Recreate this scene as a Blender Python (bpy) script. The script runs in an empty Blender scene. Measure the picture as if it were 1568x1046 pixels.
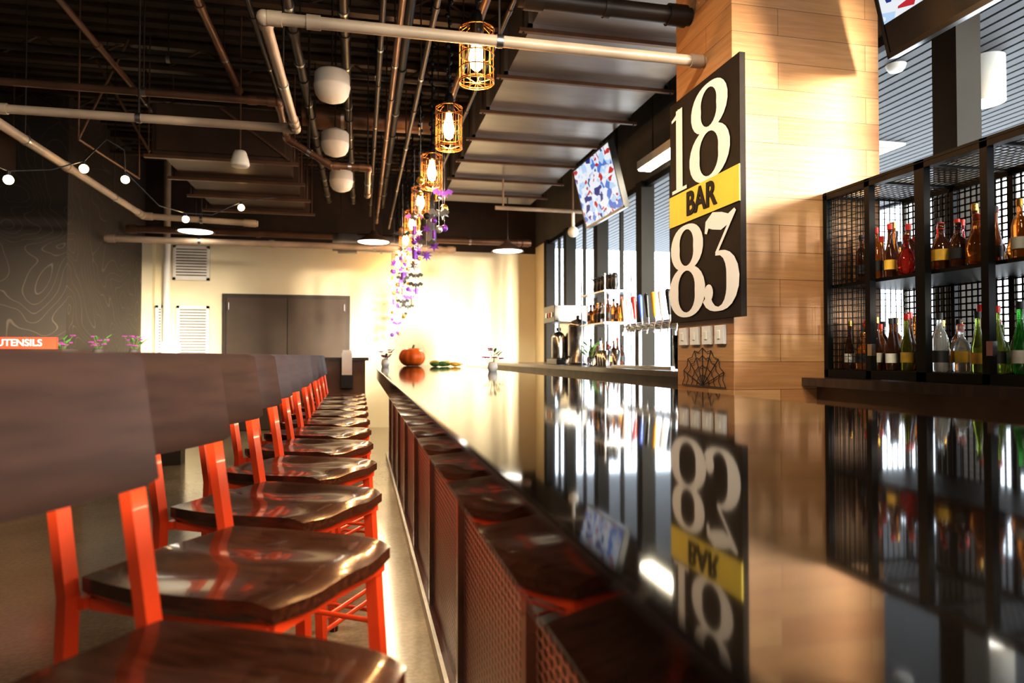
import bpy, math, random
from mathutils import Vector, Matrix
random.seed(7)
S=bpy.context.scene
EYE=1.18
# ---------------------------------------------------------------- materials
MATS={}
def newmat(name):
    m=bpy.data.materials.new(name); m.use_nodes=True
    nt=m.node_tree; b=nt.nodes['Principled BSDF']; MATS[name]=m
    return m,nt,b
def ramp(nt,fac,stops):
    r=nt.nodes.new('ShaderNodeValToRGB'); e=r.color_ramp.elements
    while len(e)<len(stops): e.new(.5)
    for i,(p,c) in enumerate(stops):
        e[i].position=p; e[i].color=(*c,1) if len(c)==3 else c
    nt.links.new(fac,r.inputs[0]); return r.outputs[0]
def coords(nt,scale=(1,1,1),kind='Object'):
    tc=nt.nodes.new('ShaderNodeTexCoord'); mp=nt.nodes.new('ShaderNodeMapping')
    mp.inputs['Scale'].default_value=scale
    nt.links.new(tc.outputs[kind],mp.inputs[0]); return mp.outputs[0]
def noise(nt,vec,scale,detail=4,dist=0):
    n=nt.nodes.new('ShaderNodeTexNoise'); n.inputs['Scale'].default_value=scale
    n.inputs['Detail'].default_value=detail; n.inputs['Distortion'].default_value=dist
    nt.links.new(vec,n.inputs['Vector']); return n.outputs[0]
def bump(nt,b,h,strength=.2,dist=.01):
    n=nt.nodes.new('ShaderNodeBump'); n.inputs['Strength'].default_value=strength
    n.inputs['Distance'].default_value=dist
    nt.links.new(h,n.inputs['Height']); nt.links.new(n.outputs[0],b.inputs['Normal'])
def mat(name,col,rough=.5,metal=0,var=.15,nscale=6,stretch=(1,1,1),coat=0,bmp=0,trans=0,emit=None,es=0,spec=None):
    m,nt,b=newmat(name)
    v=coords(nt,stretch); n=noise(nt,v,nscale)
    a=tuple(max(0,c*(1-var)) for c in col); d=tuple(min(1,c*(1+var)) for c in col)
    nt.links.new(ramp(nt,n,[(.3,a),(.7,d)]),b.inputs['Base Color'])
    b.inputs['Roughness'].default_value=rough; b.inputs['Metallic'].default_value=metal
    b.inputs['Coat Weight'].default_value=coat
    if coat: b.inputs['Coat Roughness'].default_value=.05
    b.inputs['Transmission Weight'].default_value=trans
    if bmp: bump(nt,b,n,bmp)
    if spec is not None: b.inputs['Specular IOR Level'].default_value=spec
    if emit: b.inputs['Emission Color'].default_value=(*emit,1); b.inputs['Emission Strength'].default_value=es
    return m
mat('orange_paint',(.80,.085,.022),.28,0,.08,8,coat=.4)
mat('walnut',(.055,.018,.009),.20,0,.50,5,(2,14,14),coat=.45)
mat('walnut_back',(.028,.013,.008),.36,0,.25,2.5,(12,2,14),spec=.4)
mat('bar_top',(.009,.006,.004),.05,0,.3,3,spec=.55)
mat('bar_edge',(.040,.012,.007),.2,0,.4,3,coat=.4)
mat('black_metal',(.012,.011,.010),.42,.6)
mat('black_plastic',(.012,.012,.013),.3)
mat('steel',(.50,.49,.48),.22,1,.1,20)
mat('alu',(.45,.43,.40),.35,1,.1,20)
mat('white_paint',(.82,.79,.72),.45,0,.04)
mat('cream_wall',(.80,.71,.50),.6,0,.04,2)
mat('pipe_cream',(.44,.33,.235),.4,0,.2,4)
mat('pipe_dark',(.030,.019,.013),.45,.3,.3,4)
mat('pipe_brown',(.15,.075,.040),.4,.4,.3,4)
mat('ceiling_dark',(.038,.021,.012),.85,0,.4,2)
mat('duct_dark',(.085,.048,.029),.45,.5,.3,2)
mat('duct_galv',(.28,.25,.235),.34,.7,.2,1.5,(1,3,1))
mat('door_brown',(.075,.048,.030),.5,0,.1,4)
mat('door_frame',(.05,.035,.025),.5)
mat('mullion',(.007,.0065,.006),.6,0,spec=.15)
mat('sign_dark',(.018,.011,.007),.6,0,.3,12,spec=.2)
mat('sign_white',(.95,.94,.92),.5,0,.02)
mat('sign_yellow',(.90,.70,.07),.5,0,.05)
mat('pumpkin_skin',(.80,.16,.012),.4,0,.15,5)
mat('stem_green',(.10,.16,.04),.6,0,.3,10)
mat('leaf_green',(.08,.22,.05),.5,0,.3,10)
mat('gourd_yellow',(.75,.45,.05),.45,0,.3,12)
mat('petal_purple',(.30,.05,.24),.5,0,.3,10)
mat('orn_purple',(.22,.06,.48),.3,.3,.2)
mat('orn_gold',(.75,.45,.10),.25,.8,.2)
mat('orn_silver',(.75,.73,.72),.25,.8,.1)
mat('orn_black',(.01,.01,.01),.5)
mat('ceramic_white',(.8,.8,.78),.25,0,.03)
mat('red_sign',(.72,.07,.03),.4,0,.05)
mat('kick_wood',(.12,.06,.03),.4,0,.3)
mat('counter_wood',(.05,.03,.02),.3,0,.4,3,(1,8,1),coat=.3)
mat('soffit',(.085,.09,.10),.6,0,.06,3)
mat('soffit_gap',(.025,.027,.03),.6,0,.06,3)
mat('pave',(.75,.74,.72),.8,0,.1,3)
mat('blind',(.75,.75,.75),.5,0,.05)
mat('partition',(.07,.06,.052),.7,0,.2,3)
mat('glass_clear',(.9,.93,.95),.03,0,.01,trans=1)
for n,c in dict(amber=(.60,.20,.03),green=(.06,.38,.05),brown=(.15,.05,.02),clearb=(.80,.86,.90),red=(.5,.03,.02),blue=(.05,.2,.55),olive=(.22,.23,.03),lime=(.42,.55,.10)).items():
    mat('bottle_'+n,c,.06,0,.05,trans=.75)
mat('label_white',(.7,.67,.58),.6,0,.1,30)
mat('label_black',(.02,.02,.02),.5)
mat('tap_red',(.6,.03,.02),.3); mat('tap_blue',(.05,.12,.5),.3); mat('tap_yellow',(.7,.4,.03),.3)
mat('bulb_warm',(1,.7,.35),.4,emit=(1,.55,.2),es=55)
mat('bulb_string',(1,.8,.5),.4,emit=(1,.72,.35),es=22)
mat('lamp_white',(1,.95,.85),.4,emit=(1,.93,.8),es=9)
mat('added_strip_glow',(1,.9,.7),.4,emit=(1,.80,.52),es=2)  # glow of the strip added under the bar overhang
mat('tube_white',(1,.95,.85),.4,emit=(1,.88,.66),es=50)
mat('cage_brass',(.35,.16,.05),.3,.9,.2)
mat('tv_dark',(.012,.014,.018),.15,0,.3,3)
# oak planks
m,nt,b=newmat('oak_planks')
tc=nt.nodes.new('ShaderNodeTexCoord'); sp=nt.nodes.new('ShaderNodeSeparateXYZ'); ad=nt.nodes.new('ShaderNodeMath'); ad.operation='ADD'
cb=nt.nodes.new('ShaderNodeCombineXYZ'); nt.links.new(tc.outputs['Object'],sp.inputs[0])
nt.links.new(sp.outputs[0],ad.inputs[0]); nt.links.new(sp.outputs[1],ad.inputs[1]); nt.links.new(ad.outputs[0],cb.inputs[0]); nt.links.new(sp.outputs[2],cb.inputs[1])
br=nt.nodes.new('ShaderNodeTexBrick'); nt.links.new(cb.outputs[0],br.inputs[0])
br.inputs['Color1'].default_value=(.43,.20,.075,1); br.inputs['Color2'].default_value=(.56,.32,.14,1); br.inputs['Mortar'].default_value=(.17,.08,.03,1)
br.inputs['Scale'].default_value=1; br.inputs['Mortar Size'].default_value=.0014; br.inputs['Brick Width'].default_value=.95; br.inputs['Row Height'].default_value=.128
mp=nt.nodes.new('ShaderNodeMapping'); mp.inputs['Scale'].default_value=(1.5,22,1); nt.links.new(cb.outputs[0],mp.inputs[0])
n=noise(nt,mp.outputs[0],2.5,6,.6); rc=ramp(nt,n,[(.25,(.66,.60,.54)),(.7,(1,1,1))])
mx=nt.nodes.new('ShaderNodeMixRGB'); mx.blend_type='MULTIPLY'; mx.inputs[0].default_value=.7
nt.links.new(br.outputs[0],mx.inputs[1]); nt.links.new(rc,mx.inputs[2]); nt.links.new(mx.outputs[0],b.inputs['Base Color'])
b.inputs['Roughness'].default_value=.36; bump(nt,b,n,.08)
# concrete floor
m,nt,b=newmat('polished_concrete'); v=coords(nt)
n=noise(nt,v,1.3,8); n2=noise(nt,v,45,3)
c1=ramp(nt,n,[(.3,(.21,.17,.11)),(.7,(.33,.27,.185))]); c2=ramp(nt,n2,[(.42,(.7,.7,.7)),(.58,(1,1,1))])
mx=nt.nodes.new('ShaderNodeMixRGB'); mx.blend_type='MULTIPLY'; mx.inputs[0].default_value=.5
nt.links.new(c1,mx.inputs[1]); nt.links.new(c2,mx.inputs[2]); nt.links.new(mx.outputs[0],b.inputs['Base Color'])
b.inputs['Roughness'].default_value=.18
# dark mural wall with contour lines
m,nt,b=newmat('topo_mural'); v=coords(nt,(1,1,1.0)); n=noise(nt,v,1.1,1.5,.4)
mu=nt.nodes.new('ShaderNodeMath'); mu.operation='MULTIPLY'; mu.inputs[1].default_value=22; nt.links.new(n,mu.inputs[0])
fr=nt.nodes.new('ShaderNodeMath'); fr.operation='FRACT'; nt.links.new(mu.outputs[0],fr.inputs[0])
nt.links.new(ramp(nt,fr.outputs[0],[(0,(.12,.09,.065)),(.06,(.12,.09,.065)),(.09,(.055,.040,.028)),(1,(.055,.040,.028))]),b.inputs['Base Color'])
b.inputs['Roughness'].default_value=.6
# bronze mesh panel
m,nt,b=newmat('bronze_mesh'); v=coords(nt)
mp=nt.nodes.new('ShaderNodeMapping'); mp.inputs['Scale'].default_value=(1,26,48); nt.links.new(v,mp.inputs[0])
ck=nt.nodes.new('ShaderNodeTexVoronoi'); ck.voronoi_dimensions='3D'; ck.inputs['Scale'].default_value=1.0; ck.inputs['Randomness'].default_value=.0; nt.links.new(mp.outputs[0],ck.inputs['Vector'])
nt.links.new(ramp(nt,ck.outputs['Distance'],[(.46,(.010,.005,.004)),(.52,(.26,.11,.075))]),b.inputs['Base Color'])
b.inputs['Metallic'].default_value=.45; b.inputs['Roughness'].default_value=.30
bump(nt,b,ck.outputs['Distance'],.6,.006)
# TV picture
m,nt,b=newmat('tv_picture'); v=coords(nt,(1,1,1.6)); vo=nt.nodes.new('ShaderNodeTexVoronoi'); vo.inputs['Scale'].default_value=10; nt.links.new(v,vo.inputs['Vector'])
sx=nt.nodes.new('ShaderNodeSeparateColor'); nt.links.new(vo.outputs['Color'],sx.inputs[0])
nz=noise(nt,v,3.2,2); av=nt.nodes.new('ShaderNodeMath'); av.operation='MULTIPLY_ADD'; av.inputs[1].default_value=.45; nt.links.new(sx.outputs[0],av.inputs[0])
m2=nt.nodes.new('ShaderNodeMath'); m2.operation='MULTIPLY'; m2.inputs[1].default_value=.62; nt.links.new(nz,m2.inputs[0]); nt.links.new(m2.outputs[0],av.inputs[2])
r=nt.nodes.new('ShaderNodeValToRGB'); r.color_ramp.interpolation='CONSTANT'; e=r.color_ramp.elements
cs=[(0,(.10,.25,.70)),(.33,(.55,.75,1)),(.44,(.9,.95,1)),(.61,(.60,.03,.05)),(.66,(.8,.9,1)),(.72,(.03,.05,.28))]
while len(e)<len(cs): e.new(.5)
for i,(p,c) in enumerate(cs): e[i].position=p; e[i].color=(*c,1)
nt.links.new(av.outputs[0],r.inputs[0]); b.inputs['Base Color'].default_value=(.01,.01,.01,1)
nt.links.new(r.outputs[0],b.inputs['Emission Color']); b.inputs['Emission Strength'].default_value=.75; b.inputs['Roughness'].default_value=.35; b.inputs['Specular IOR Level'].default_value=.15

# ---------------------------------------------------------------- builder
class B:
    def __init__(s): s.v=[];s.f=[];s.m=[];s.sm=[];s.names=[]
    def mi(s,n):
        if n not in s.names: s.names.append(n)
        return s.names.index(n)
    def add(s,vs,fs,mt,smooth=False,M=None):
        o=len(s.v)
        for p in vs:
            p=Vector(p)
            if M is not None: p=M@p
            s.v.append(p)
        k=s.mi(mt)
        for f in fs: s.f.append([i+o for i in f]); s.m.append(k); s.sm.append(smooth)
    def box(s,lo,hi,mt,M=None):
        (a,b_,c),(d,e,f)=lo,hi
        vs=[(a,b_,c),(d,b_,c),(d,e,c),(a,e,c),(a,b_,f),(d,b_,f),(d,e,f),(a,e,f)]
        s.add(vs,[(3,2,1,0),(4,5,6,7),(0,1,5,4),(1,2,6,5),(2,3,7,6),(3,0,4,7)],mt,False,M)
    def frame(s,p0,p1,up=None):
        p0=Vector(p0);p1=Vector(p1);d=(p1-p0).normalized()
        u=Vector(up) if up else (Vector((0,0,1)) if abs(d.z)<.95 else Vector((1,0,0)))
        a=d.cross(u).normalized(); b_=a.cross(d).normalized(); return p0,p1,a,b_
    def beam(s,p0,p1,w,h,mt,up=None,M=None):
        p0,p1,a,b_=s.frame(p0,p1,up); q=[(-1,-1),(1,-1),(1,1),(-1,1)]
        vs=[p0+a*w/2*x+b_*h/2*y for x,y in q]+[p1+a*w/2*x+b_*h/2*y for x,y in q]
        s.add(vs,[(3,2,1,0),(4,5,6,7),(0,1,5,4),(1,2,6,5),(2,3,7,6),(3,0,4,7)],mt,False,M)
    def cyl(s,p0,p1,r,mt,seg=12,r2=None,caps=True,M=None):
        p0,p1,a,b_=s.frame(p0,p1); r2=r if r2 is None else r2; vs=[]
        for p,rr in((p0,r),(p1,r2)):
            for i in range(seg):
                t=2*math.pi*i/seg; vs.append(p+a*rr*math.cos(t)+b_*rr*math.sin(t))
        s.add(vs,[(i,(i+1)%seg,seg+(i+1)%seg,seg+i) for i in range(seg)],mt,True,M)
        if caps: s.add(vs,[tuple(range(seg))[::-1],tuple(range(seg,2*seg))],mt,False,M)
    def tube(s,pts,r,mt,seg=10,joint=1.0,M=None):
        for i in range(len(pts)-1): s.cyl(pts[i],pts[i+1],r,mt,seg,M=M)
        for p in pts[1:-1]: s.ball(p,r*joint,mt,seg,6,M=M)
    def ball(s,c,r,mt,seg=12,rings=8,sc=(1,1,1),M=None):
        c=Vector(c); vs=[];fs=[]
        for j in range(rings+1):
            ph=math.pi*j/rings
            for i in range(seg):
                t=2*math.pi*i/seg
                vs.append(c+Vector((r*sc[0]*math.sin(ph)*math.cos(t),r*sc[1]*math.sin(ph)*math.sin(t),r*sc[2]*math.cos(ph))))
        for j in range(rings):
            for i in range(seg): fs.append((j*seg+i,(j+1)*seg+i,(j+1)*seg+(i+1)%seg,j*seg+(i+1)%seg))
        s.add(vs,fs,mt,True,M)
    def lathe(s,prof,c,mt,seg=16,M=None):
        c=Vector(c);vs=[];fs=[]
        for r,z in prof:
            for i in range(seg):
                t=2*math.pi*i/seg; vs.append(c+Vector((r*math.cos(t),r*math.sin(t),z)))
        for j in range(len(prof)-1):
            for i in range(seg): fs.append((j*seg+i,j*seg+(i+1)%seg,(j+1)*seg+(i+1)%seg,(j+1)*seg+i))
        s.add(vs,fs,mt,True,M)
    def ring(s,c,r,t,mt,seg=20,axis='z',M=None):
        c=Vector(c); ps=[]
        for i in range(seg+1):
            a=2*math.pi*i/seg
            o=(math.cos(a)*r,math.sin(a)*r,0) if axis=='z' else ((math.cos(a)*r,0,math.sin(a)*r) if axis=='y' else (0,math.cos(a)*r,math.sin(a)*r))
            ps.append(c+Vector(o))
        for i in range(seg): s.cyl(ps[i],ps[i+1],t,mt,5,caps=False,M=M)
    def build(s,name,bevel=0,loc=None,rotz=0):
        me=bpy.data.meshes.new(name); me.from_pydata([tuple(p) for p in s.v],[],s.f)
        for n in s.names: me.materials.append(MATS[n])
        me.polygons.foreach_set('material_index',s.m); me.polygons.foreach_set('use_smooth',s.sm); me.update()
        o=bpy.data.objects.new(name,me); S.collection.objects.link(o)
        if loc: o.location=loc
        o.rotation_euler[2]=rotz
        if bevel:
            md=o.modifiers.new('bevel','BEVEL'); md.width=bevel; md.segments=2; md.limit_method='ANGLE'
        return o
def inst(o,name,loc,rotz=0,scale=1):
    d=bpy.data.objects.new(name,o.data); S.collection.objects.link(d); d.location=loc; d.rotation_euler[2]=rotz; d.scale=(scale,)*3
    for md in o.modifiers:
        n=d.modifiers.new(md.name,md.type); n.width=md.width; n.segments=md.segments; n.limit_method=md.limit_method
    return d
CEIL=4.2; XR=2.96; YB=11.5; XL=-8.0; YR=-4.0
# ---------------------------------------------------------------- shell
b=B(); b.box((XL,YR,-.1),(XR+.14,YB+.15,0),'polished_concrete'); b.build('floor')
b=B(); b.box((XL,YR,CEIL),(XR+.14,YB+.15,CEIL+.1),'ceiling_dark')
y=YR
while y<YB: b.box((XL,y,CEIL-.04),(XR,y+.09,CEIL),'ceiling_dark'); y+=.2
b.build('ceiling')
b=B(); b.box((XL,YB,0),(XR+.14,YB+.15,2.95),'cream_wall'); b.box((XL,YB-.001,2.95),(XR+.14,YB+.15,CEIL),'ceiling_dark'); b.build('wall_back')
b=B(); b.box((XL-.15,YR,0),(XL,YB,CEIL),'topo_mural'); b.build('wall_left')
b=B(); b.box((-3.42,8.8,0),(-3.27,YB,CEIL),'topo_mural'); b.box((XL,8.65,0),(-3.27,8.8,CEIL),'topo_mural'); b.build('wall_mural')
# rear wall with window at the bar side
b=B(); b.box((XL,YR-.15,0),(.8,YR,CEIL),'partition'); b.box((.8,YR-.15,0),(XR+.14,YR,.8),'partition'); b.box((.8,YR-.15,2.8),(XR+.14,YR,CEIL),'partition')
for x in(.8,1.8,2.9): b.box((x,YR-.12,.8),(x+.1,YR-.02,2.8),'mullion')
b.build('wall_rear')
b=B(); b.box((XR,YR,0),(XR+.14,YB,1.0),'partition'); b.box((XR,YR,3.06),(XR+.14,YB,CEIL),'partition'); b.box((XR,10.75,1.0),(XR+.14,YB,3.06),'cream_wall')
b.build('wall_right')
piers=[-3.9,-2.6,-1.3,.1,1.5,2.93,4.4,5.6,6.9,8.3,9.65,10.75]
for i,y in enumerate(piers):
    b=B()
    b.box((XR-.03,y-.075,1.0),(XR+.12,y+.075,3.06),'mullion')
    if i<len(piers)-1:
        y2=piers[i+1]; b.box((XR+.02,y+.075,1.0),(XR+.08,y2-.075,1.06),'mullion'); b.box((XR+.02,y+.075,3.0),(XR+.08,y2-.075,3.06),'mullion')
        if y>3: b.box((XR+.03,(y+y2)/2-.02,1.06),(XR+.07,(y+y2)/2+.02,3.0),'mullion')
    b.build('window_%d'%(i+1))
b=B()
for k in range(38):
    z=1.1+k*.05
    b.box((XR-.06,4.5,z),(XR-.035,5.5,z+.004),'blind')
b.box((XR-.07,4.48,3.0),(XR-.03,5.52,3.05),'blind')
for yy in(4.7,5.3): b.cyl((XR-.05,yy,1.1),(XR-.05,yy,3.0),.002,'blind',5)
b.build('window_blind')
# outside
b=B(); b.box((XR+.14,-30,-.15),(40,25,-.05),'pave'); b.build('ground_pavement')
b=B(); b.box((XR+.14,-2,3.5),(7.8,14,3.7),'soffit_gap')
x=XR+.2
while x<7.7: b.box((x,-2,3.47),(x+.085,14,3.5),'soffit'); x+=.11
b.box((7.8,-2,3.44),(7.9,14,3.75),'mullion')
for y in(-1.5,4.5,10.5): b.cyl((7.6,y,-.05),(7.6,y,3.5),.08,'mullion',16)
b.build('canopy_soffit')
b=B(); b.cyl((4.68,4.3,3.12),(4.68,4.3,3.469),.13,'white_paint',28); b.cyl((4.68,4.3,3.115),(4.68,4.3,3.125),.11,'lamp_white',24); b.build('canopy_downlight')
b=B(); b.lathe([(.001,-.05),(.05,-.05),(.065,-.03),(.075,0)],(4.1,4.55,3.469),'white_paint',20); b.build('smoke_detector')
b=B(); b.box((5.0,6.2,3.44),(5.7,6.9,3.469),'white_paint')
for k in range(8): b.box((5.03,6.24+k*.08,3.43),(5.67,6.27+k*.08,3.44),'alu')
b.build('ceiling_vent')
# door
b=B(); b.box((-2.13,YB-.06,0),(-.18,YB-.002,2.16),'door_frame')
b.box((-2.07,YB-.09,.01),(-1.16,YB-.055,2.1),'door_brown'); b.box((-1.15,YB-.09,.01),(-.24,YB-.055,2.1),'door_brown')
for x in(-1.22,-1.09): b.box((x-.015,YB-.13,.95),(x+.015,YB-.09,1.1),'steel')
for x in(-2.05,-.28):
    for z in(.3,1.9): b.box((x,YB-.1,z),(x+.02,YB-.085,z+.12),'steel')
b.build('door_1',.004)
def grille(x0,x1,z0,z1):
    b=B(); b.box((x0,YB-.03,z0),(x1,YB-.002,z1),'door_brown')
    for q in((x0,z0,x1,z0+.04),(x0,z1-.04,x1,z1),(x0,z0,x0+.04,z1),(x1-.04,z0,x1,z1)): b.box((q[0],YB-.05,q[1]),(q[2],YB-.028,q[3]),'white_paint')
    z=z0+.04
    while z<z1-.05:
        b.box((x0+.04,YB-.048,z),(x1-.04,YB-.03,z+.028),'white_paint'); z+=.045
    return b.build('wall_vent_grille')
grille(-2.86,-2.33,2.36,2.9); grille(-2.80,-2.33,1.1,1.96); grille(-3.10,-2.98,1.1,1.96)
b=B(); b.cyl((-2.92,11.35,0),(-2.92,11.35,3.0),.05,'white_paint'); b.cyl((-2.92,11.35,3.0),(-2.92,11.35,CEIL),.05,'pipe_cream'); b.build('standpipe')
b=B(); b.box((-3.27,YB-.15,0),(-3.12,YB,2.95),'cream_wall'); b.build('trim_1')
# ---------------------------------------------------------------- column + sign
b=B(); b.box((1.67,2.84,0),(2.46,3.41,CEIL),'oak_planks'); b.build('wood_column',.003)
SY0=3.425; SW=.70; SZ=1.356; SH=1.18
b=B(); b.box((1.64,SY0-SW,SZ),(1.668,SY0,SZ+SH),'sign_dark')
b.box((1.634,SY0-SW,SZ+.435*SH),(1.64,SY0,SZ+.575*SH),'sign_yellow')
def ribbon(b,pts,wf,mt,depth,closed=False):
    n=len(pts);L=[];R=[]
    for i,(x,y) in enumerate(pts):
        p=pts[(i-1)%n] if closed or i>0 else pts[i]; q=pts[(i+1)%n] if closed or i<n-1 else pts[i]
        t=Vector((q[0]-p[0],q[1]-p[1])).normalized(); nn=Vector((-t.y,t.x)); w=wf(i/n,t)/2
        L.append((x+nn.x*w,y+nn.y*w));R.append((x-nn.x*w,y-nn.y*w))
    vs=[Vector((1.64-depth,SY0-x,SZ+y)) for x,y in L+R]
    fs=[(i,(i+1)%n,n+(i+1)%n,n+i) for i in range(n if closed else n-1)]
    b.add(vs,fs,mt)
def disc(b,x,y,r,d):
    vs=[Vector((1.64-d,SY0-x-r*math.cos(t*math.pi/10),SZ+y+r*math.sin(t*math.pi/10))) for t in range(20)]
    b.add(vs,[tuple(range(20))],'sign_white')
def pen(thick,thin): return lambda t,tg: thin+(thick-thin)*abs(tg.y)**1.8
def eight(b,cx,cy,w,h,d):
    r1=h*.235;r2=h*.265; yc=cy+h*.03; N=30
    pts=[]
    for i in range(N):
        t=-math.pi/2-2*math.pi*i/N; pts.append((cx+w*.36*math.cos(t),yc+r1+r1*math.sin(t)))
    ribbon(b,pts,pen(w*.30,w*.07),'sign_white',d,True)
    pts=[]
    for i in range(N):
        t=math.pi/2-2*math.pi*i/N; pts.append((cx+w*.41*math.cos(t),yc-r2+r2*math.sin(t)))
    ribbon(b,pts,pen(w*.31,w*.07),'sign_white',d+.0006,True)
def one(b,cx,cy,w,h,d):
    ribbon(b,[(cx,cy-h/2),(cx,cy+h/2)],lambda t,g:w*.40,'sign_white',d)
    ribbon(b,[(cx-w*.46,cy-h/2+.008),(cx+w*.46,cy-h/2+.008)],lambda t,g:.018,'sign_white',d+.0005)
    ribbon(b,[(cx-w*.48,cy+h*.40),(cx-w*.2,cy+h*.425),(cx,cy+h*.48)],lambda t,g:.014+.03*t,'sign_white',d+.0005)
def three(b,cx,cy,w,h,d):
    ribbon(b,[(cx-w*.40,cy+h*.34),(cx-w*.36,cy+h*.43),(cx-w*.2,cy+h*.455),(cx+w*.05,cy+h*.42),(cx+w*.25,cy+h*.42),(cx+w*.40,cy+h*.48)],lambda t,g:.024+.065*math.sin(min(1,t*1.2)*math.pi)**2,'sign_white',d)
    ribbon(b,[(cx+w*.42,cy+h*.49),(cx-w*.10,cy+h*.10)],lambda t,g:.020,'sign_white',d+.0004)
    pts=[(cx-w*.12,cy+h*.10)]
    for i in range(17):
        t=math.radians(95-i*(95+150)/16)
        pts.append((cx-w*.05+w*.40*math.cos(t),cy-h*.19+h*.29*math.sin(t)))
    ribbon(b,pts,pen(w*.34,w*.06),'sign_white',d+.0008)
    disc(b,cx-w*.32,cy-h*.30,w*.13,d+.0012)
W=SW;H=SH
one(b,.165*W,.770*H,.26*W,.37*H,.004)
eight(b,.61*W,.770*H,.50*W,.385*H,.004)
eight(b,.27*W,.222*H,.50*W,.385*H,.004)
three(b,.75*W,.222*H,.47*W,.385*H,.004)
sign=b.build('bar_sign')
def text(body,size,M,mt,parent,off=0.0,name='lettering',ex=.002):
    c=bpy.data.curves.new(name,'FONT'); c.body=body; c.size=size; c.offset=off; c.extrude=ex; c.align_x='CENTER'; c.align_y='CENTER'
    c.materials.append(MATS[mt]); o=bpy.data.objects.new(name,c); S.collection.objects.link(o); o.matrix_world=M
    if parent: o.parent=parent
    return o
Ms=Matrix(((0,0,-1,1.631),(-1,0,0,SY0-SW/2),(0,1,0,SZ+.505*SH),(0,0,0,1)))
text('BAR',.165,Ms,'sign_dark',sign,.0045)
b=B()
for k in range(4):
    y=3.36-k*.125; b.box((1.652,y-.085,1.235),(1.669,y,1.325),'ceramic_white'); b.box((1.647,y-.055,1.26),(1.652,y-.03,1.30),'white_paint')
b.build('switch_plates',.002)
b=B(); c=(3.12,1.12)
for k in range(9):
    a=math.radians(k*22.5); b.cyl((1.662,c[0],1.03),(1.662,c[0]+.22*math.cos(a),1.03+.19*math.sin(a)),.0025,'orn_black',5)
for rr in(.06,.11,.16,.2):
    for k in range(8):
        a0=math.radians(k*22.5);a1=math.radians(k*22.5+22.5);am=(a0+a1)/2
        P=lambda a,r:(1.662,c[0]+r*1.1*math.cos(a),1.03+r*.95*math.sin(a))
        b.cyl(P(a0,rr),P(am,rr*.9),.002,'orn_black',5); b.cyl(P(am,rr*.9),P(a1,rr),.002,'orn_black',5)
b.build('spider_web_decoration')
# ---------------------------------------------------------------- bar
b=B(); b.box((.125,-1.5,.985),(1.02,8.2,1.07),'bar_top'); o=b.build('bar_countertop',.006)
b=B(); b.box((.34,-1.5,0),(.80,8.1,.985),'kick_wood')
b.box((.325,-1.5,.06),(.34,8.1,.95),'bronze_mesh')
y=-1.5
while y<8.1: b.box((.305,y,.0),(.325,y+.04,.985),'bar_edge'); y+=.92
b.box((.305,-1.5,.95),(.325,8.1,.985),'bar_edge'); b.box((.30,-1.5,.0),(.325,8.1,.06),'bar_edge')
b.box((.285,-1.5,0),(.30,8.1,.06),'alu')
b.box((.205,-.5,.977),(.225,8.0,.985),'added_strip_glow')  # added glowing strip, goes with the fill lamps under the overhang
b.build('bar_base')
b=B(); b.box((.82,-1.5,.82),(1.10,8.1,.86),'steel')
for y in(2.0,2.35,3.0): b.lathe([(.001,.86),(.06,.86),(.095,.93),(.098,.94)],(1.03,y,0),'steel',20)
b.box((.80,-1.5,0),(.82,8.1,.86),'steel')
b.build('bartender_speed_rail')
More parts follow.
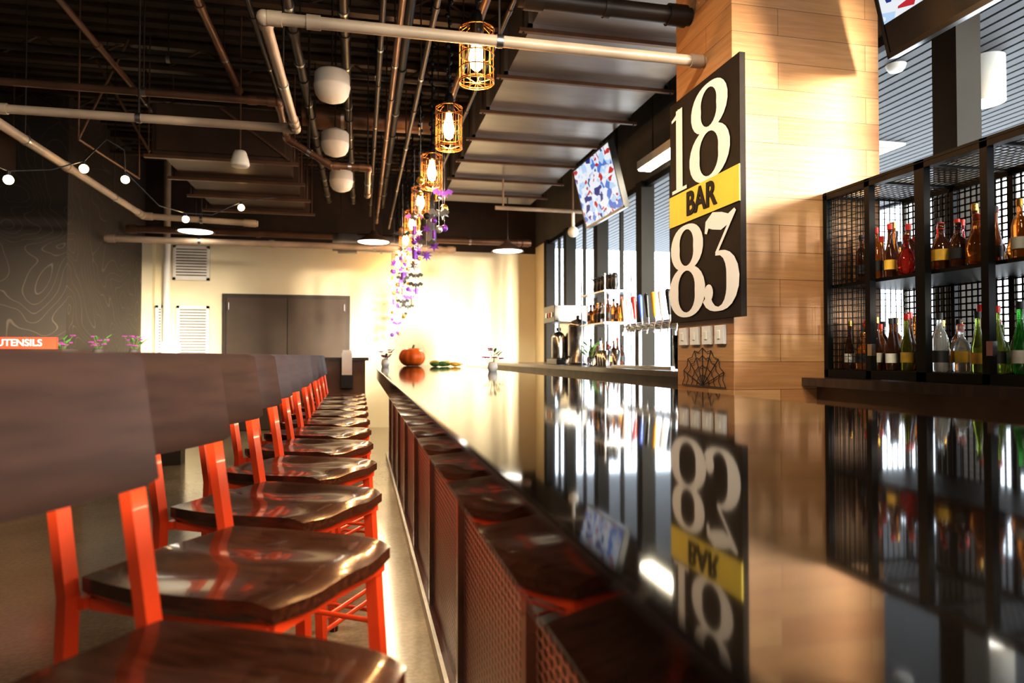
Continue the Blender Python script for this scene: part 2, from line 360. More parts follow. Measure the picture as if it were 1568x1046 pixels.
# ---------------------------------------------------------------- stools
def make_stool():
    b=B(); N=16; top=[];bot=[]
    def sh(u,v):
        r=1-.05*(u*u)*(v*v)
        return -.0125+.2325*u*(1-.03*v*v)*r, .225*v*(1-.05*u*u)*r
    for i in range(N+1):
        for j in range(N+1):
            u=-1+2*i/N; v=-1+2*j/N; x,y=sh(u,v)
            dip=.017*math.exp(-((u+.25)/.6)**2)*math.exp(-((abs(v)-.42)/.42)**2)+.006*math.exp(-((abs(v)-.5)/.3)**2)*max(0,u)
            z=.765-dip-(.012*max(0,(u-.75)/.25)**2)
            top.append((x,y,z)); bot.append((x*.94,y*.94,.722))
    n1=N+1; vs=top+bot; o=n1*n1
    fs=[];fb=[]
    for i in range(N):
        for j in range(N):
            a=i*n1+j; fs.append((a,a+n1,a+n1+1,a+1)); fb.append((o+a,o+a+1,o+a+n1+1,o+a+n1))
    b.add(vs,fs,'walnut',True); b.add(vs,fb,'walnut')
    edge=[(i*n1) for i in range(n1)]+[N*n1+j for j in range(1,n1)]+[i*n1+N for i in range(N-1,-1,-1)]+[j for j in range(N-1,0,-1)]
    mid=[(top[k][0],top[k][1],top[k][2]-.026) for k in edge]
    vv=[top[k] for k in edge]+mid+[bot[k] for k in edge]; E=len(edge)
    b.add(vv,[(i,(i+1)%E,E+(i+1)%E,E+i)[::-1] for i in range(E)]+[(E+i,E+(i+1)%E,2*E+(i+1)%E,2*E+i)[::-1] for i in range(E)],'walnut')
    O='orange_paint'; q0=-.030
    for s in(-1,1):
        b.beam((-.215,s*.185,.712),(.185,s*.185,.712),.022,.022,O)
        b.beam((.175,s*.175,.715),(.215,s*.195,0),.028,.028,O,up=(0,1,0))
        b.beam((-.245+q0,s*.213,0),(-.222+q0,s*.210,.73),.024,.030,O,up=(0,1,0))
        b.beam((-.222+q0,s*.210,.725),(-.292+q0,s*.208,1.12),.024,.030,O,up=(0,1,0))
        b.cyl((-.237+q0,s*.212,.36),(.195,s*.185,.36),.008,O); b.cyl((-.24+q0,s*.212,.17),(.205,s*.19,.17),.008,O)
    b.beam((.185,-.19,.712),(.185,.19,.712),.022,.022,O); b.beam((-.235,-.2,.712),(-.235,.2,.712),.022,.022,O)
    for z in(.27,.225): b.cyl((.200,-.185,z),(.200,.185,z),.009,O)
    b.cyl((-.235+q0,-.21,.30),(-.235+q0,.21,.30),.008,O)
    NU,NV=20,8; F=[];K=[]
    for i in range(NU+1):
        v=-1+2*i/NU
        for j in range(NV+1):
            t=j/NV; z0=.972-.014*(1-v*v); z1=1.188-.004*v*v; z=z0+(z1-z0)*t
            if abs(v)>.93: z+= (.008 if t<.1 else (-.008 if t>.9 else 0))
            x=-.234+q0-.028*(1-v*v)-.19*(z-.965)
            F.append((x,.236*v,z)); K.append((x-.014,.236*v,z))
    m1=NV+1; o=len(F); q=[(i*m1+j,(i+1)*m1+j,(i+1)*m1+j+1,i*m1+j+1) for i in range(NU) for j in range(NV)]
    b.add(F+K,q,'walnut_back',True); b.add(F+K,[tuple(o+k for k in f)[::-1] for f in q],'walnut_back',True)
    ed=[i*m1 for i in range(NU+1)]+[NU*m1+j for j in range(1,m1)]+[i*m1+NV for i in range(NU-1,-1,-1)]+[j for j in range(NV-1,0,-1)]; E=len(ed)
    b.add([F[k] for k in ed]+[K[k] for k in ed],[(i,(i+1)%E,E+(i+1)%E,E+i) for i in range(E)],'walnut_back')
    for s in(-1,1):
        for x,y in((.215,.195),(-.245+q0,.215)): b.cyl((x,s*y,0),(x,s*y,.018),.018,'black_plastic')
    return b
st=None
for k in range(12):
    r=math.radians(-31+random.uniform(-1.5,1.5)*(k>1)+ (k*.9 if k>2 else 0)); loc=(-.212-(.004 if k==0 else 0),.885+.61*k,0)
    if st is None: st=make_stool().build('bar_stool',0,loc,r)
    else: inst(st,'bar_stool.%03d'%k,loc,r)
# ---------------------------------------------------------------- back bar
b=B(); b.box((2.02,-1.0,1.04),(XR-.035,2.838,1.078),'counter_wood'); b.box((2.10,-1.0,0),(XR-.035,2.838,1.04),'kick_wood')
b.box((2.02,3.412,1.04),(XR-.035,10.7,1.078),'counter_wood'); b.box((2.10,3.412,0),(XR-.035,10.7,1.04),'kick_wood')
b.build('back_bar_counter')
CX0,CX1=2.14,2.60; CZ0,CZ1=1.08,1.95; CY=[2.835-.285*k for k in range(9)]
b=B(); K='black_metal'
for i,y in enumerate(CY):
    w=.024 if i%2==0 else .015
    b.box((CX0,y-w,CZ0),(CX0+.03,y+ (w if i else 0),CZ1),K); b.box((CX1-.02,y-.01,CZ0),(CX1,y+(.01 if i else 0),CZ1),K)
    b.box((CX0,y-.008,CZ1-.02),(CX1,y+(.008 if i else 0),CZ1),K)
for z in(CZ0,CZ1-.035): b.box((CX0,CY[-1],z),(CX0+.035,CY[0],z+.035),K); b.box((CX1-.02,CY[-1],z),(CX1,CY[0],z+.03),K)
b.box((CX0+.04,CY[-1],1.50),(CX1-.01,CY[0],1.515),K)
y=CY[0]
while y>CY[-1]:
    b.box((CX1-.012,y-.004,CZ0),(CX1-.008,y+.004,CZ1),K)
    y-=.029
z=CZ0+.01
while z<CZ1: b.box((CX1-.012,CY[-1],z-.0035),(CX1-.008,CY[0],z+.0035),K); z+=.029
y=CY[0]
while y>CY[-1]:
    b.box((CX0,y-.002,CZ1-.012),(CX1,y+.002,CZ1-.009),K); y-=.03
x=CX0
while x<CX1: b.box((x-.002,CY[-1],CZ1-.012),(x+.002,CY[0],CZ1-.009),K); x+=.03
x=CX0
while x<CX1: b.box((x-.0015,CY[0]-.012,CZ0),(x+.0015,CY[0]-.009,CZ1),K); x+=.03
z=CZ0+.01
while z<CZ1:
    b.box((CX0,CY[0]-.012,z-.0015),(CX1,CY[0]-.009,z+.0015),K); z+=.03
y=CY[0]
while y>CY[1]: b.box((CX0+.012,y-.0011,CZ0),(CX0+.015,y+.0011,CZ1),K); y-=.029
z=CZ0+.01
while z<CZ1: b.box((CX0+.012,CY[1],z-.0011),(CX0+.015,CY[0],z+.0011),K); z+=.029
for i in(1,3,5): b.box((CX0-.02,CY[i]-.045,CZ0+.10),(CX0,CY[i]-.02,CZ0+.15),'steel')
b.build('liquor_cabinet')
def bottle(b,x,y,z,kind,s=1,mt=None,M=None):
    P={0:[(.001,0),(.036,0),(.038,.01),(.038,.17),(.030,.20),(.014,.225),(.013,.28),(.015,.285),(.015,.30),(.001,.30)],
       1:[(.001,0),(.045,0),(.047,.01),(.047,.12),(.036,.16),(.015,.18),(.013,.22),(.017,.225),(.017,.25),(.001,.25)],
       2:[(.001,0),(.032,0),(.034,.01),(.034,.14),(.020,.20),(.013,.25),(.013,.31),(.015,.315),(.015,.33),(.001,.33)],
       3:[(.001,0),(.03,0),(.045,.03),(.052,.08),(.04,.13),(.018,.16),(.014,.21),(.02,.215),(.02,.24),(.001,.24)]}[kind]
    P=[(r*s,h*s) for r,h in P]
    b.lathe(P,(x,y,z),mt,14)
    b.cyl((x,y,z+P[-1][1]-.03*s),(x,y,z+P[-1][1]+.004),.016*s,random.choice(['label_black','orn_gold','tap_red','label_black']),10)
    if kind!=3:
        b.lathe([(P[2][0]+.0008,.05*s),(P[2][0]+.0008,.11*s)],(x,y,z),random.choice(['label_white','label_black','label_black','gourd_yellow']),14)
b=B()
low=['brown','amber','olive','brown','brown','olive','amber','clearb','brown','lime','lime','green','green','brown','clearb','clearb','clearb','clearb','blue','clearb']
for row,(z,cols) in enumerate(((1.116,low),(1.516,['amber','brown','red','amber','brown','red','red','brown','brown','amber','amber','clearb','amber','olive','amber','red','amber','clearb','amber','brown']))):
    for dx in(.09,.18,.27,.37):
        y=CY[0]-.06
        while y>CY[-1]+.05:
            if random.random()>(.08 if row==0 else .25):
                bottle(b,CX0+dx,y,z,random.choice([0,1,2,0,2,3]),random.uniform(.66,.78),'bottle_'+cols[min(len(cols)-1,int((CY[0]-y)/.075))%len(cols)])
            y-=random.uniform(.078,.092)
b.box((CX0+.04,CY[-1]+.02,1.085),(CX1-.03,CY[0]-.02,1.116),'black_metal')
b.build('liquor_bottles')
b=B(); 
b.cyl((2.35,4.55,1.43),(2.35,5.75,1.43),.038,'steel',18)
for y in(4.75,5.55): b.cyl((2.35,y,1.08),(2.35,y,1.43),.03,'steel',16); b.cyl((2.35,y,1.08),(2.35,y,1.095),.06,'steel',18)
for k in range(9):
    y=4.62+k*.132; c=['tap_red','black_plastic','white_paint','tap_yellow','black_plastic','tap_blue','tap_red','white_paint','kick_wood'][k]
    b.cyl((2.35,y,1.43),(2.27,y,1.44),.012,'steel',8); b.cyl((2.27,y,1.45),(2.25,y,1.36),.009,'steel',8)
    b.cyl((2.27,y,1.45),(2.265,y,1.50),.008,'steel',8); b.cyl((2.265,y,1.49),(2.25,y,1.66),.013,c,8,.022); b.ball((2.25,y,1.665),.022,c,8,6)
b.box((2.18,4.55,1.08),(2.40,5.75,1.10),'steel')
b.build('beer_tap_tower')
b=B()
b.box((2.25,7.75,1.08),(2.62,8.2,1.14),'black_plastic'); b.box((2.42,7.75,1.14),(2.62,8.2,1.62),'steel'); b.box((2.22,7.73,1.58),(2.64,8.22,1.78),'black_plastic')
b.lathe([(.001,0),(.08,0),(.085,.02),(.085,.26),(.06,.31),(.03,.33),(.001,.34)],(2.34,7.97,1.14),'steel',18); b.cyl((2.34,7.97,1.48),(2.34,7.97,1.52),.03,'black_plastic')
for k in range(3): b.box((2.21,7.8+k*.12,1.64),(2.225,7.86+k*.12,1.70),'tap_red' if k==1 else 'steel')
b.build('coffee_maker',.006)
b=B(); b.lathe([(.001,0),(.12,0),(.12,.03),(.11,.05),(.11,.42),(.12,.44),(.09,.49),(.02,.52),(.001,.53)],(2.40,7.4,1.08),'steel',20); b.cyl((2.29,7.4,1.17),(2.24,7.4,1.17),.012,'black_plastic'); b.cyl((2.25,7.4,1.12),(2.25,7.4,1.22),.01,'black_plastic'); b.ball((2.40,7.4,1.62),.022,'black_plastic'); b.build('beverage_urn')
b=B()
for z in(1.5,1.82): b.box((2.35,6.4,z),(2.65,7.15,z+.015),'steel')
for y in(6.41,7.14):
    for x in(2.36,2.64): b.cyl((x,y,1.08),(x,y,2.0),.009,'steel',8)
b.build('bottle_rack')
b=B()
for z in(1.081,1.516):
    for x in(2.42,2.56):
        y=6.48
        while y<7.1: bottle(b,x,y,z,random.choice([0,1,2,3]),.85,'bottle_'+random.choice(['amber','brown','brown','clearb','olive'])); y+=.105
y=6.5
while y<7.1:
    b.lathe([(.03,.14),(.038,.06),(.025,.02),(.03,0),(.001,0)],(2.5,y,1.836),'black_plastic' if random.random()<.7 else 'steel',12); b.cyl((2.5,y,1.97),(2.44,y,2.02),.008,'black_plastic',6); b.ball((2.5,y,1.99),.035,'black_plastic',10,6); y+=.11
b.build('syrup_bottles')
b=B()
for y in(5.9,6.03,5.85,5.97): b.lathe([(.03,0),(.042,.15),(.04,.15),(.028,.005),(.001,.005)],(2.18+.08*(y<5.9),y,1.08),'steel',16)
b.build('cocktail_shakers')
b=B(); b.lathe([(.05,0),(.06,.1),(.065,.24),(.06,.24),(.05,.01),(.001,.01)],(2.14,4.3,1.08),'glass_clear',20); b.lathe([(.05,0),(.06,.1),(.065,.2),(.06,.2),(.05,.01),(.001,.01)],(2.14,4.12,1.08),'glass_clear',20); b.build('glass_pitchers')
def plant(name,x,y,z,s=1,fl=None,n=9,vase='ceramic_white'):
    b=B(); b.lathe([(.001,0),(.03*s,0),(.038*s,.03*s),(.03*s,.065*s),(.026*s,.07*s),(.02*s,.06*s),(.001,.05*s)],(x,y,z),vase,14)
    for k in range(n):
        a=k*2.4; r=random.uniform(.02,.07)*s; h=random.uniform(.09,.17)*s
        p=Vector((x+r*math.cos(a),y+r*math.sin(a),z+h)); b.cyl((x,y,z+.05*s),p,.002*s,'stem_green',5)
        if fl and k%3!=2:
            for q in range(5): b.ball(p+Vector((.012*s*math.cos(q*1.26),.012*s*math.sin(q*1.26),0)),.009*s,fl,6,4,(1,1,.6))
        else:
            M=Matrix.Translation(p)@Matrix.Rotation(a,4,'Z')@Matrix.Rotation(-.6,4,'Y'); b.ball((0,0,0),.022*s,'leaf_green',8,5,(1.3,.5,.15),M)
    return b.build(name)
plant('herb_planter',2.16,6.25,1.08,1.3,None,14,'glass_clear')
plant('flower_vase',.90,4.70,1.0705,.95,'petal_purple')
plant('flower_vase.001',.235,6.9,1.0705,1.1,'petal_purple',12)
b=B(); vs=[];fs=[]; NU=60;NR=14; px,py,pz=.54,7.46,1.073
for j in range(NR+1):
    ph=math.pi*j/NR
    for i in range(NU):
        t=2*math.pi*i/NU; rib=1-.08*(1-abs(math.sin(t*5)))*math.sin(ph)
        r=.145*rib*math.sin(ph); z=.112*math.cos(ph)*(1-.25*math.exp(-(math.sin(ph)/.35)**2))
        vs.append((px+r*math.cos(t),py+r*math.sin(t),pz+.094+z))
for j in range(NR):
    for i in range(NU): fs.append((j*NU+i,(j+1)*NU+i,(j+1)*NU+(i+1)%NU,j*NU+(i+1)%NU))
b.add(vs,fs,'pumpkin_skin',True); b.cyl((px,py,pz+.16),(px+.02,py,pz+.225),.016,'stem_green',8,.010); b.build('pumpkin')
b=B()
for x,y,r,c in((.74,7.0,.038,'gourd_yellow'),(.80,6.85,.033,'leaf_green'),(.86,7.02,.035,'gourd_yellow'),(.92,6.8,.028,'gourd_yellow'),(.72,6.8,.030,'leaf_green')):
    b.ball((x,y,1.071+r*.85),r,c,14,9,(1.5,1,.85)); b.ball((x+r*1.5,y,1.07+r*.8),r*.55,c,12,8,(1.3,1,1)); b.cyl((x+r*2,y,1.07+r*.8),(x+r*2.8,y,1.07+r*1.1),.005,'stem_green',6)
b.build('decorative_gourds')
# ---------------------------------------------------------------- TVs
def tv(name,y0,y1,cut):
    b=B(); p=Vector((2.2,0,3.16)); q=Vector((2.36,0,2.54)); d=(q-p).normalized(); L=(q-p).length; nrm=Vector((d.z,0,-d.x))
    if nrm.x>0: nrm=-nrm
    def bx(s0,s1,ya,yb,n0,n1,mt):
        vs=[]
        for n_ in(n0,n1):
            for (s,y) in((s0,ya),(s1,ya),(s1,yb),(s0,yb)):
                v=p+d*s+nrm*n_; vs.append((v.x,y,v.z))
        b.add(vs,[(3,2,1,0),(4,5,6,7),(0,1,5,4),(1,2,6,5),(2,3,7,6),(3,0,4,7)],mt)
    bx(0,L,y0,y1,-.05,0,'black_plastic'); bx(.02,L*cut-.025,y0+.02,y1-.02,0,.002,'tv_picture')
    if cut<1: bx(L*cut-.025,L-.025,y0+.02,y1-.02,0,.002,'tv_dark')
    bx(-.0,.018,y0,y1,0,.006,'black_plastic'); bx(L-.024,L,y0,y1,0,.006,'black_plastic'); bx(0,L,y0,y0+.018,0,.006,'black_plastic'); bx(0,L,y1-.018,y1,0,.006,'black_plastic')
    ym=(y0+y1)/2; c=p+d*L/2
    b.beam((c.x+.04,ym,c.z+.02),(c.x+.2,ym,c.z+.08),.12,.12,'black_metal'); b.cyl((c.x+.2,ym,c.z),(c.x+.2,ym,CEIL),.025,'black_metal')
    return b.build(name)
tv('television',5.87,6.96,1); tv('television.001',1.57,2.66,.80)
# ---------------------------------------------------------------- ceiling services
def pipe(name,pts,r,mt,hang=1.6,coup=True,joint=1.25,bands=None):
    b=B(); b.tube([Vector(p) for p in pts],r,mt,14,joint)
    for i in range(len(pts)-1):
        p=Vector(pts[i]);q=Vector(pts[i+1]);L=(q-p).length
        if abs((q-p).normalized().z)>.7: continue
        n=max(1,int(L/hang))
        for k in range(n):
            c=p+(q-p)*((k+.5)/n)
            b.cyl((c.x,c.y,c.z),(c.x,c.y,CEIL),.006,'pipe_dark',5)
            dd=(q-p).normalized(); b.cyl(c-dd*.015,c+dd*.015,r*1.15,'alu' if bands is None else bands,14)
            c2=p+(q-p)*((k+.9)/n)
            if coup: b.cyl(c2-dd*.03,c2+dd*.03,r*1.22,mt,14)
        if L>.3:
            for e,dd in((p,(q-p).normalized()),(q,(p-q).normalized())): b.cyl(e+dd*r*.6,e+dd*(r*.6+r*2.2),r*1.25,mt,14)
    return b.build(name)
pipe('sprinkler_pipe',[(1.67,3.1,2.65),(-.42,3.1,2.65),(-.42,4.59,2.65),(-6,4.59,2.65)],.027,'pipe_cream')
pipe('sprinkler_pipe.001',[(-2.44,1.0,2.78),(-2.44,8.5,2.78),(-1.2,8.5,2.74)],.035,'pipe_cream')
pipe('sprinkler_pipe.002',[(-3.2,9.6,2.68),(1.3,9.6,2.68)],.042,'pipe_cream')
pipe('sprinkler_pipe.003',[(-3.2,10.4,2.95),(2.6,10.4,2.95)],.05,'pipe_brown')
pipe('sprinkler_pipe.004',[(-6,5.2,3.03),(-.6,5.2,3.03),(-.6,5.8,2.95),(-.25,5.8,2.75),(.05,5.8,2.75),(.05,6.6,2.7)],.026,'pipe_brown')
pipe('conduit',[(-.46,2.3,3.38),(-.46,10,3.38)],.035,'pipe_dark',.8)
pipe('conduit.001',[(-.12,2.3,3.38),(-.12,10,3.38)],.032,'pipe_dark',.8)
pipe('conduit.002',[(.12,2.3,3.3),(.12,10.5,3.3)],.02,'pipe_dark',1.4)
pipe('conduit.003',[(.22,2.3,3.2),(.22,10.5,3.2)],.022,'pipe_brown',1.4)
pipe('conduit.004',[(.40,2.3,3.12),(.40,10.5,3.12)],.018,'pipe_dark',1.4)
pipe('conduit.005',[(.70,2.3,3.25),(.70,10.5,3.25)],.028,'pipe_brown',1.4)
pipe('conduit.006',[(.82,2.3,3.15),(.82,10.5,3.15)],.014,'pipe_dark',1.4)
pipe('conduit.007',[(.30,2.3,3.45),(.30,10.5,3.45)],.035,'pipe_dark',1.4)
pipe('conduit.012',[(-.75,2.3,3.55),(-.75,6.6,3.55)],.02,'pipe_dark',1.4)
pipe('conduit.013',[(-1.1,2.3,3.6),(-1.1,6.6,3.6)],.03,'pipe_brown',1.4)
pipe('drain_pipe',[(.75,3.25,2.95),(1.67,3.25,2.95)],.045,'pipe_dark',.6,bands='pipe_dark')
pipe('conduit.008',[(-6,6.3,3.72),(1.0,6.3,3.72)],.03,'pipe_dark',1.6)
pipe('conduit.009',[(-6,3.6,3.3),(-.8,3.6,3.3)],.02,'pipe_dark',1.6)
pipe('conduit.010',[(-3.4,2,3.4),(-3.4,8,3.4)],.025,'pipe_dark',1.6)
pipe('conduit.011',[(-2.0,2,3.58),(-2.0,8,3.58)],.025,'pipe_brown',1.6)
pipe('round_duct',[(-.6,7.25,3.64),(1.0,7.25,3.64)],.10,'pipe_brown',.7,False,1)
pipe('round_duct.001',[(-.4,9.95,2.78),(.95,9.95,2.78),(.95,9.95,3.3),(.95,9.95,CEIL)],.12,'duct_galv',.8,False,1)
b=B(); b.box((1.11,3.55,3.40),(2.42,9.7,3.82),'duct_galv')
y=3.6
while y<9.6:
    b.box((1.08,y,3.37),(2.45,y+.03,3.40),'duct_galv'); b.box((1.08,y,3.36),(1.11,y+.03,3.85),'duct_galv'); b.box((2.42,y,3.36),(2.45,y+.03,3.85),'duct_galv')
    for x in(1.05,2.48): b.cyl((x,y+.015,3.33),(x,y+.015,CEIL),.007,'pipe_dark',5)
    b.beam((1.02,y+.015,3.355),(2.51,y+.015,3.355),.035,.025,'pipe_brown')
    y+=.78
b.build('supply_air_duct')
b=B(); b.box((-1.85,6.8,3.08),(-.72,9.3,3.5),'duct_dark')
y=6.85
while y<9.3:
    b.box((-1.9,y,3.05),(-.67,y+.03,3.53),'duct_dark')
    for x in(-1.93,-.64): b.cyl((x,y+.015,3.03),(x,y+.015,CEIL),.008,'pipe_brown',5)
    b.beam((-1.97,y+.015,3.03),(-.6,y+.015,3.03),.04,.03,'pipe_brown')
    y+=.8
b.beam((-1.9,6.78,3.05),(-2.35,6.78,3.85),.02,.02,'pipe_brown'); b.beam((-.68,6.78,3.05),(-1.3,6.78,3.5),.02,.02,'pipe_brown')
b.build('return_air_duct')
b=B(); b.box((-5.8,5.8,3.1),(-3.6,8.2,3.6),'duct_dark')
for x in(-5.8,-3.62):
    for y in(5.8,8.18): b.cyl((x,y,3.1),(x,y,CEIL),.01,'pipe_brown',5)
b.build('fan_coil_unit')
def joist(name,y):
    b=B(); b.box((-7.9,y-.04,CEIL-.10),(XR-.02,y+.04,CEIL-.04),'duct_dark'); zb=3.68 if y<3.3 else 3.90
    b.box((-7.9,y-.04,zb-.02),(XR-.02,y+.04,zb+.02),'duct_dark')
    x=-7.8;u=0
    while x<2.7: b.cyl((x,y,zb if u else CEIL-.08),(x+.35,y,CEIL-.08 if u else zb),.012,'duct_dark',6); x+=.35;u=1-u
    b.build(name)
for k,y in enumerate((1.2,2.5,4.0,5.5,7.0,8.5,10.0)): joist('roof_joist'+('' if k==0 else '.%03d'%k),y)
b=B()
for p,q in(((-2.2,6.0,2.9),(-1.97,6.4,3.9)),): b.cyl(p,q,.010,'pipe_brown',8)
b.cyl((-2.2,6.0,2.9),(-2.05,7.0,2.85),.010,'pipe_brown',8); b.cyl((-2.2,6,2.9),(-2.2,6,CEIL),.008,'pipe_brown',6); b.cyl((-2.05,7,2.85),(-2.05,7,CEIL),.008,'pipe_brown',6)
b.build('seismic_brace')
def speaker(name,x,y,z,r=.12):
    b=B(); b.lathe([(.001,.12),(r*.85,.118),(r*.97,.10),(r,.02),(r*1.02,.015),(r*1.02,0),(r,-.005),(r*.93,-.05),(r*.75,-.085),(r*.4,-.105),(.001,-.11)],(x,y,z),'white_paint',28)
    b.cyl((x,y,z+.11),(x,y,CEIL),.008,'pipe_dark',6); b.cyl((x,y,z+.11),(x,y,z+.15),.025,'white_paint',10); return b.build(name)
speaker('pendant_speaker',-.22,5.2,3.17,.13); speaker('pendant_speaker.001',-.24,6.4,3.11,.125); speaker('pendant_speaker.002',-.22,7.65,3.08,.125)
b=B(); b.lathe([(.001,.07),(.045,.068),(.055,.05),(.075,-.02),(.08,-.05),(.07,-.07),(.001,-.06)],(-1.04,6.3,2.90),'white_paint',20); b.cyl((-1.04,6.3,2.96),(-1.04,6.3,CEIL),.008,'pipe_brown',6); b.build('pendant_spotlight')
def dome(name,x,y,z,top):
    b=B(); b.lathe([(.03,.16),(.05,.12),(.08,.10),(.2,.03),(.23,0),(.225,0),(.19,.025),(.06,.09),(.001,.10)],(x,y,z),'duct_dark',28)
    b.cyl((x,y,z+.005),(x,y,z+.012),.20,'lamp_white',28); b.cyl((x,y,z+.14),(x,y,top),.008,'pipe_dark',6); return b.build(name)
domes=[(-2.06,9.3,2.75,CEIL),(.154,9.2,2.68,CEIL),(1.97,9.2,2.62,3.40)]
for k,p in enumerate(domes): dome('dome_pendant_lamp'+('' if k==0 else '.%03d'%k),*p)
b=B(); b.tube([(1.6,8.2,3.0),(2.75,8.2,3.0)],.025,'pipe_cream')
for x in(1.7,2.6): b.cyl((x,8.2,3.0),(x,8.2,3.36 if x<2.5 else CEIL),.012,'pipe_cream',8)
b.tube([(2.6,8.2,3.0),(2.6,8.2,2.78)],.02,'white_paint'); b.ball((2.6,8.2,2.74),.07,'white_paint'); b.build('security_camera')
b=B(); b.box((2.66,4.6,3.02),(2.80,6.3,3.10),'white_paint'); b.box((2.67,4.62,3.005),(2.79,6.28,3.02),'tube_white')
for y in(4.9,6.1): b.cyl((2.74,y,3.1),(2.74,y,CEIL),.006,'pipe_dark',5)
b.build('linear_light_fixture')
def cage():
    b=B(); R=.088; C='cage_brass'
    for z in(-.14,-.13,-.07,0,.07,.13): b.ring((0,0,z),R,.0035,C,20)
    for k in range(14):
        a=2*math.pi*k/14; c,s=math.cos(a),math.sin(a); b.cyl((R*c,R*s,-.14),(R*c,R*s,.13),.0028,C,5); b.cyl((R*c,R*s,.13),(.03*c,.03*s,.165),.0028,C,5)
    for k in range(4):
        a=math.pi*k/4; b.cyl((R*math.cos(a),R*math.sin(a),-.14),(-R*math.cos(a),-R*math.sin(a),-.14),.0025,C,5)
    b.lathe([(.001,.23),(.02,.225),(.03,.2),(.034,.16),(.034,.12),(.026,.10),(.001,.10)],(0,0,0),'black_metal',14)
    b.lathe([(.001,.10),(.018,.09),(.02,.06),(.034,.02),(.038,-.02),(.03,-.06),(.012,-.078),(.001,-.08)],(0,0,0),'bulb_warm',14)
    b.cyl((0,0,.22),(0,0,CEIL-2.69),.008,'black_metal',6)
    for k in range(24): b.ball((.014*math.sin(k*1.7),.014*math.cos(k*1.7),.24+k*.05),.018,'black_metal',6,4)
    return b
py0=3.36; cg=None
for k in range(8):
    loc=(.56,py0+1.107*k,2.69)
    if cg is None: cg=cage().build('cage_pendant_light',0,loc)
    else: inst(cg,'cage_pendant_light.%03d'%k,loc)
    L=bpy.data.lights.new('cage_bulb','POINT'); L.energy=15; L.color=(1,.6,.28); L.shadow_soft_size=.04; o=bpy.data.objects.new('cage_bulb_light%d'%k,L); S.collection.objects.link(o); o.location=(.56,loc[1],2.5)
def star(b,c,r,mt,n=5,yaw=0):
    vs=[(0,-.004,0),(0,.004,0)]
    for i in range(2*n):
        a=math.pi*i/n; rr=r if i%2==0 else r*.42; vs.append((rr*math.sin(a),0,rr*math.cos(a)))
    fs=[];N=2*n
    for i in range(N): fs+= [(0,2+i,2+(i+1)%N),(1,2+(i+1)%N,2+i)]
    b.add(vs,fs,mt,False,Matrix.Translation(c)@Matrix.Rotation(yaw,4,'Z'))
def bat(b,c,r,mt):
    pts=[(0,.25),(.12,.4),(.2,.2),(.55,.5),(1,.25),(.8,-.1),(.55,.02),(.35,-.25),(.15,-.1),(0,-.45)]
    pts=pts+[(-x,z) for x,z in pts[-2:0:-1]]
    b.add([(x*r,0,z*r) for x,z in pts],[tuple(range(len(pts)))],mt,False,Matrix.Translation(c))
for g in range(6):
    b=B(); y0=py0+1.107*(g+1.75); lowz=2.22-.13*g
    for s in range(5):
        x=.56+random.uniform(-.12,.12); y=y0+random.uniform(-.1,.2); zt=3.1; zb=lowz+random.uniform(-.1,.3)
        b.cyl((x,y,zb),(x,y,zt),.0015,'orn_silver',4)
        z=zb
        while z<2.56:
            q=random.random()
            if q<.34: star(b,(x,y,z),random.uniform(.04,.065),random.choice(['orn_silver','sign_white','orn_purple']),random.choice([6,6,8]),random.uniform(-.6,.6))
            elif q<.46: bat(b,(x,y,z),.085,random.choice(['orn_black','orn_black','orn_purple']))
            elif q<.68: b.cyl((x,y,z-.04),(x,y,z+.04),.018,random.choice(['orn_purple','orn_gold','sign_white']),8)
            else: b.ball((x,y,z),random.uniform(.02,.036),random.choice(['orn_purple','orn_gold','orn_silver','orn_gold','orn_black']),10,7)
            z+=random.uniform(.10,.17)
    b.build('hanging_halloween_decoration'+('' if g==0 else '.%03d'%g))
pts=[(-3.2,4.6,2.75),(-2.54,5.68,2.54),(-2.35,5.9,2.62),(-2.20,6.12,2.76),(-2.1,6.3,3.0),(-2.0,6.42,2.95),(-2.04,6.59,2.80),(-1.9,7.1,2.62),(-1.77,7.56,2.65),(-1.55,7.75,2.68),(-1.30,7.97,2.88),(-1.0,8.3,3.02)]
b=B(); b.tube([Vector(p) for p in pts],.006,'black_plastic',6)
for i in(1,3,6,8,10):
    p=Vector(pts[i]); b.cyl(p,p-Vector((0,0,.04)),.014,'black_plastic',8); b.ball(p-Vector((0,0,.065)),.034,'bulb_string',12,8)
b.cyl((-2.1,6.3,3.0),(-2.1,6.3,CEIL),.004,'black_plastic',5); b.cyl((-3.2,4.6,2.75),(-3.2,4.6,CEIL),.004,'black_plastic',5)
b.build('string_lights')
# ---------------------------------------------------------------- left furnishings
b=B(); b.box((-4.3,6.85,0),(-2.65,7.45,1.20),'kick_wood'); b.box((-4.35,6.8,1.20),(-2.6,7.5,1.24),'counter_wood'); b.box((-4.3,6.83,1.24),(-2.66,6.87,1.345),'red_sign')
us=b.build('utensil_station')
text('UTENSILS',.085,Matrix(((1,0,0,-2.95),(0,0,-1,6.828),(0,1,0,1.293),(0,0,0,1))),'sign_white',us,.001)
b=B(); b.box((-3.25,8.0,0),(-1.9,8.2,1.12),'partition'); b.box((-3.27,7.98,1.12),(-1.88,8.22,1.15),'counter_wood'); b.build('partition_half_wall')
for k,x in enumerate((-3.1,-2.75,-2.4)): plant('potted_flower'+('' if k==0 else '.%03d'%k),x,8.1,1.15,1.5,'petal_purple',14,'partition')
b=B(); b.box((-2.12,8.03,1.15),(-1.95,8.17,1.33),'ceramic_white'); b.box((-2.09,8.06,1.33),(-1.98,8.14,1.36),'sign_white'); b.build('napkin_dispenser',.006)
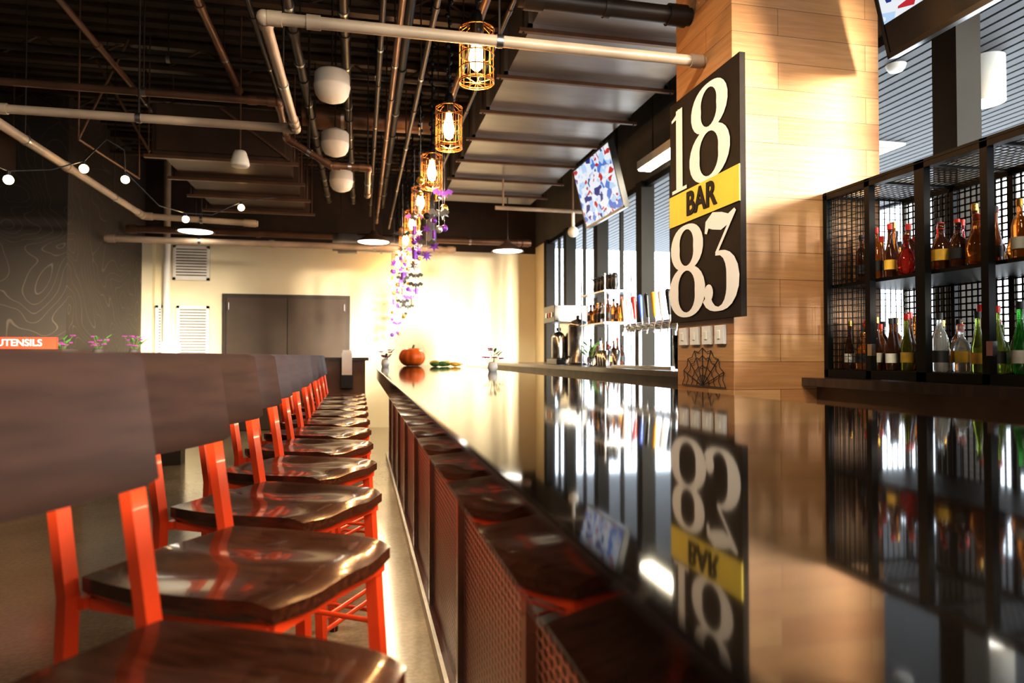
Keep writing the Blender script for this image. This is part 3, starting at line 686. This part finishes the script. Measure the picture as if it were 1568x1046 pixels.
b=B(); b.box((-.62,8.5,0),(.05,9.0,1.12),'kick_wood'); b.box((-.66,8.46,1.12),(.09,9.04,1.16),'counter_wood')
b.build('host_stand'); b=B()
for k in range(5): b.box((-.225+k*.002,8.405+k*.010,.80),(-.105-k*.002,8.411+k*.010,1.20+k*.012),'sign_white')
b.box((-.235,8.395,.78),(-.095,8.40,.95),'black_plastic'); b.box((-.235,8.395,.78),(-.095,8.458,.79),'black_plastic'); b.box((-.235,8.45,.78),(-.095,8.458,1.1),'black_plastic')
b.box((-.235,8.45,.80),(-.095,8.50,.84),'black_plastic')
b.build('menu_holder')
# ---------------------------------------------------------------- lights
def aim(o,d): o.rotation_euler=Vector(d).to_track_quat('-Z','Y').to_euler()
L=bpy.data.lights.new('sun','SUN'); L.energy=16; L.angle=.16; L.color=(1,.90,.72); o=bpy.data.objects.new('sun',L); S.collection.objects.link(o); o.location=(8,-5,6); aim(o,(-1,2.5,-.21))
def area(name,loc,d,size,e,col=(1,.85,.65)):
    L=bpy.data.lights.new(name,'AREA'); L.shape='DISK'; L.size=size; L.energy=e; L.color=col; o=bpy.data.objects.new(name,L); S.collection.objects.link(o); o.location=loc; aim(o,d)
for k,p in enumerate(domes):
    L=bpy.data.lights.new('dome_lamp','SPOT'); L.energy=(80,110,320)[k]; L.spot_size=2.5; L.spot_blend=.6; L.color=(1,.88,.66); L.shadow_soft_size=.1; o=bpy.data.objects.new('dome_lamp_light%d'%k,L); S.collection.objects.link(o); o.location=(p[0],p[1],p[2]-.03)
def spot(name,loc,tgt,e,ang,col=(1,.84,.62)):
    L=bpy.data.lights.new(name,'SPOT'); L.energy=e; L.spot_size=ang; L.spot_blend=.7; L.color=col; L.shadow_soft_size=.12; o=bpy.data.objects.new(name,L); S.collection.objects.link(o); o.location=loc; aim(o,Vector(tgt)-Vector(loc))
spot('fill_spot_sign',(-.9,1.4,3.5),(1.64,3.1,1.9),300,.7,(1,.9,.75))  # added fill from the left to brighten the sign face, no fixture
spot('fill_spot_column',(1.3,.2,3.6),(2.0,2.84,1.7),150,.6,(1,.86,.62))  # added fill for the column's near face, no fixture
for k,y in enumerate((1.6,2.9,4.3,5.8,7.2)): spot('fill_spot_aisle%d'%k,(-1.35,y,2.95),(.14,y+.1,.12),190,.36)  # added fill spots to brighten aisle floor and stool legs
# added warm fill under the bar overhang, lifts the dark aisle floor
for k in range(4):
    L=bpy.data.lights.new('under_bar_fill','AREA'); L.shape='RECTANGLE'; L.size=.03; L.size_y=2.1; L.energy=13; L.color=(1,.80,.52)
    o=bpy.data.objects.new('under_bar_fill_light%d'%k,L); S.collection.objects.link(o); o.location=(.215,.6+2.12*k,.974)
area('rear_fill_light',(.6,-1.5,3.4),(-.1,.75,-1),.8,55)  # added warm fill behind the camera, unseen and without a fixture
w=bpy.data.worlds.new('sky'); S.world=w; w.use_nodes=True; bg=w.node_tree.nodes['Background']; bg.inputs[0].default_value=(.80,.90,1,1); bg.inputs[1].default_value=6
# camera
cam=bpy.data.cameras.new('camera'); co=bpy.data.objects.new('camera',cam); S.collection.objects.link(co); S.camera=co
cam.lens=24; cam.sensor_width=36; cam.clip_start=.01
co.location=(0,0,EYE); co.rotation_euler=(math.radians(91.2),0,math.radians(-12.46))
cam.dof.use_dof=True; cam.dof.focus_distance=3.2; cam.dof.aperture_fstop=2.5
S.view_settings.view_transform='Standard'; S.view_settings.look='None'; S.view_settings.exposure=.3; S.view_settings.gamma=.86
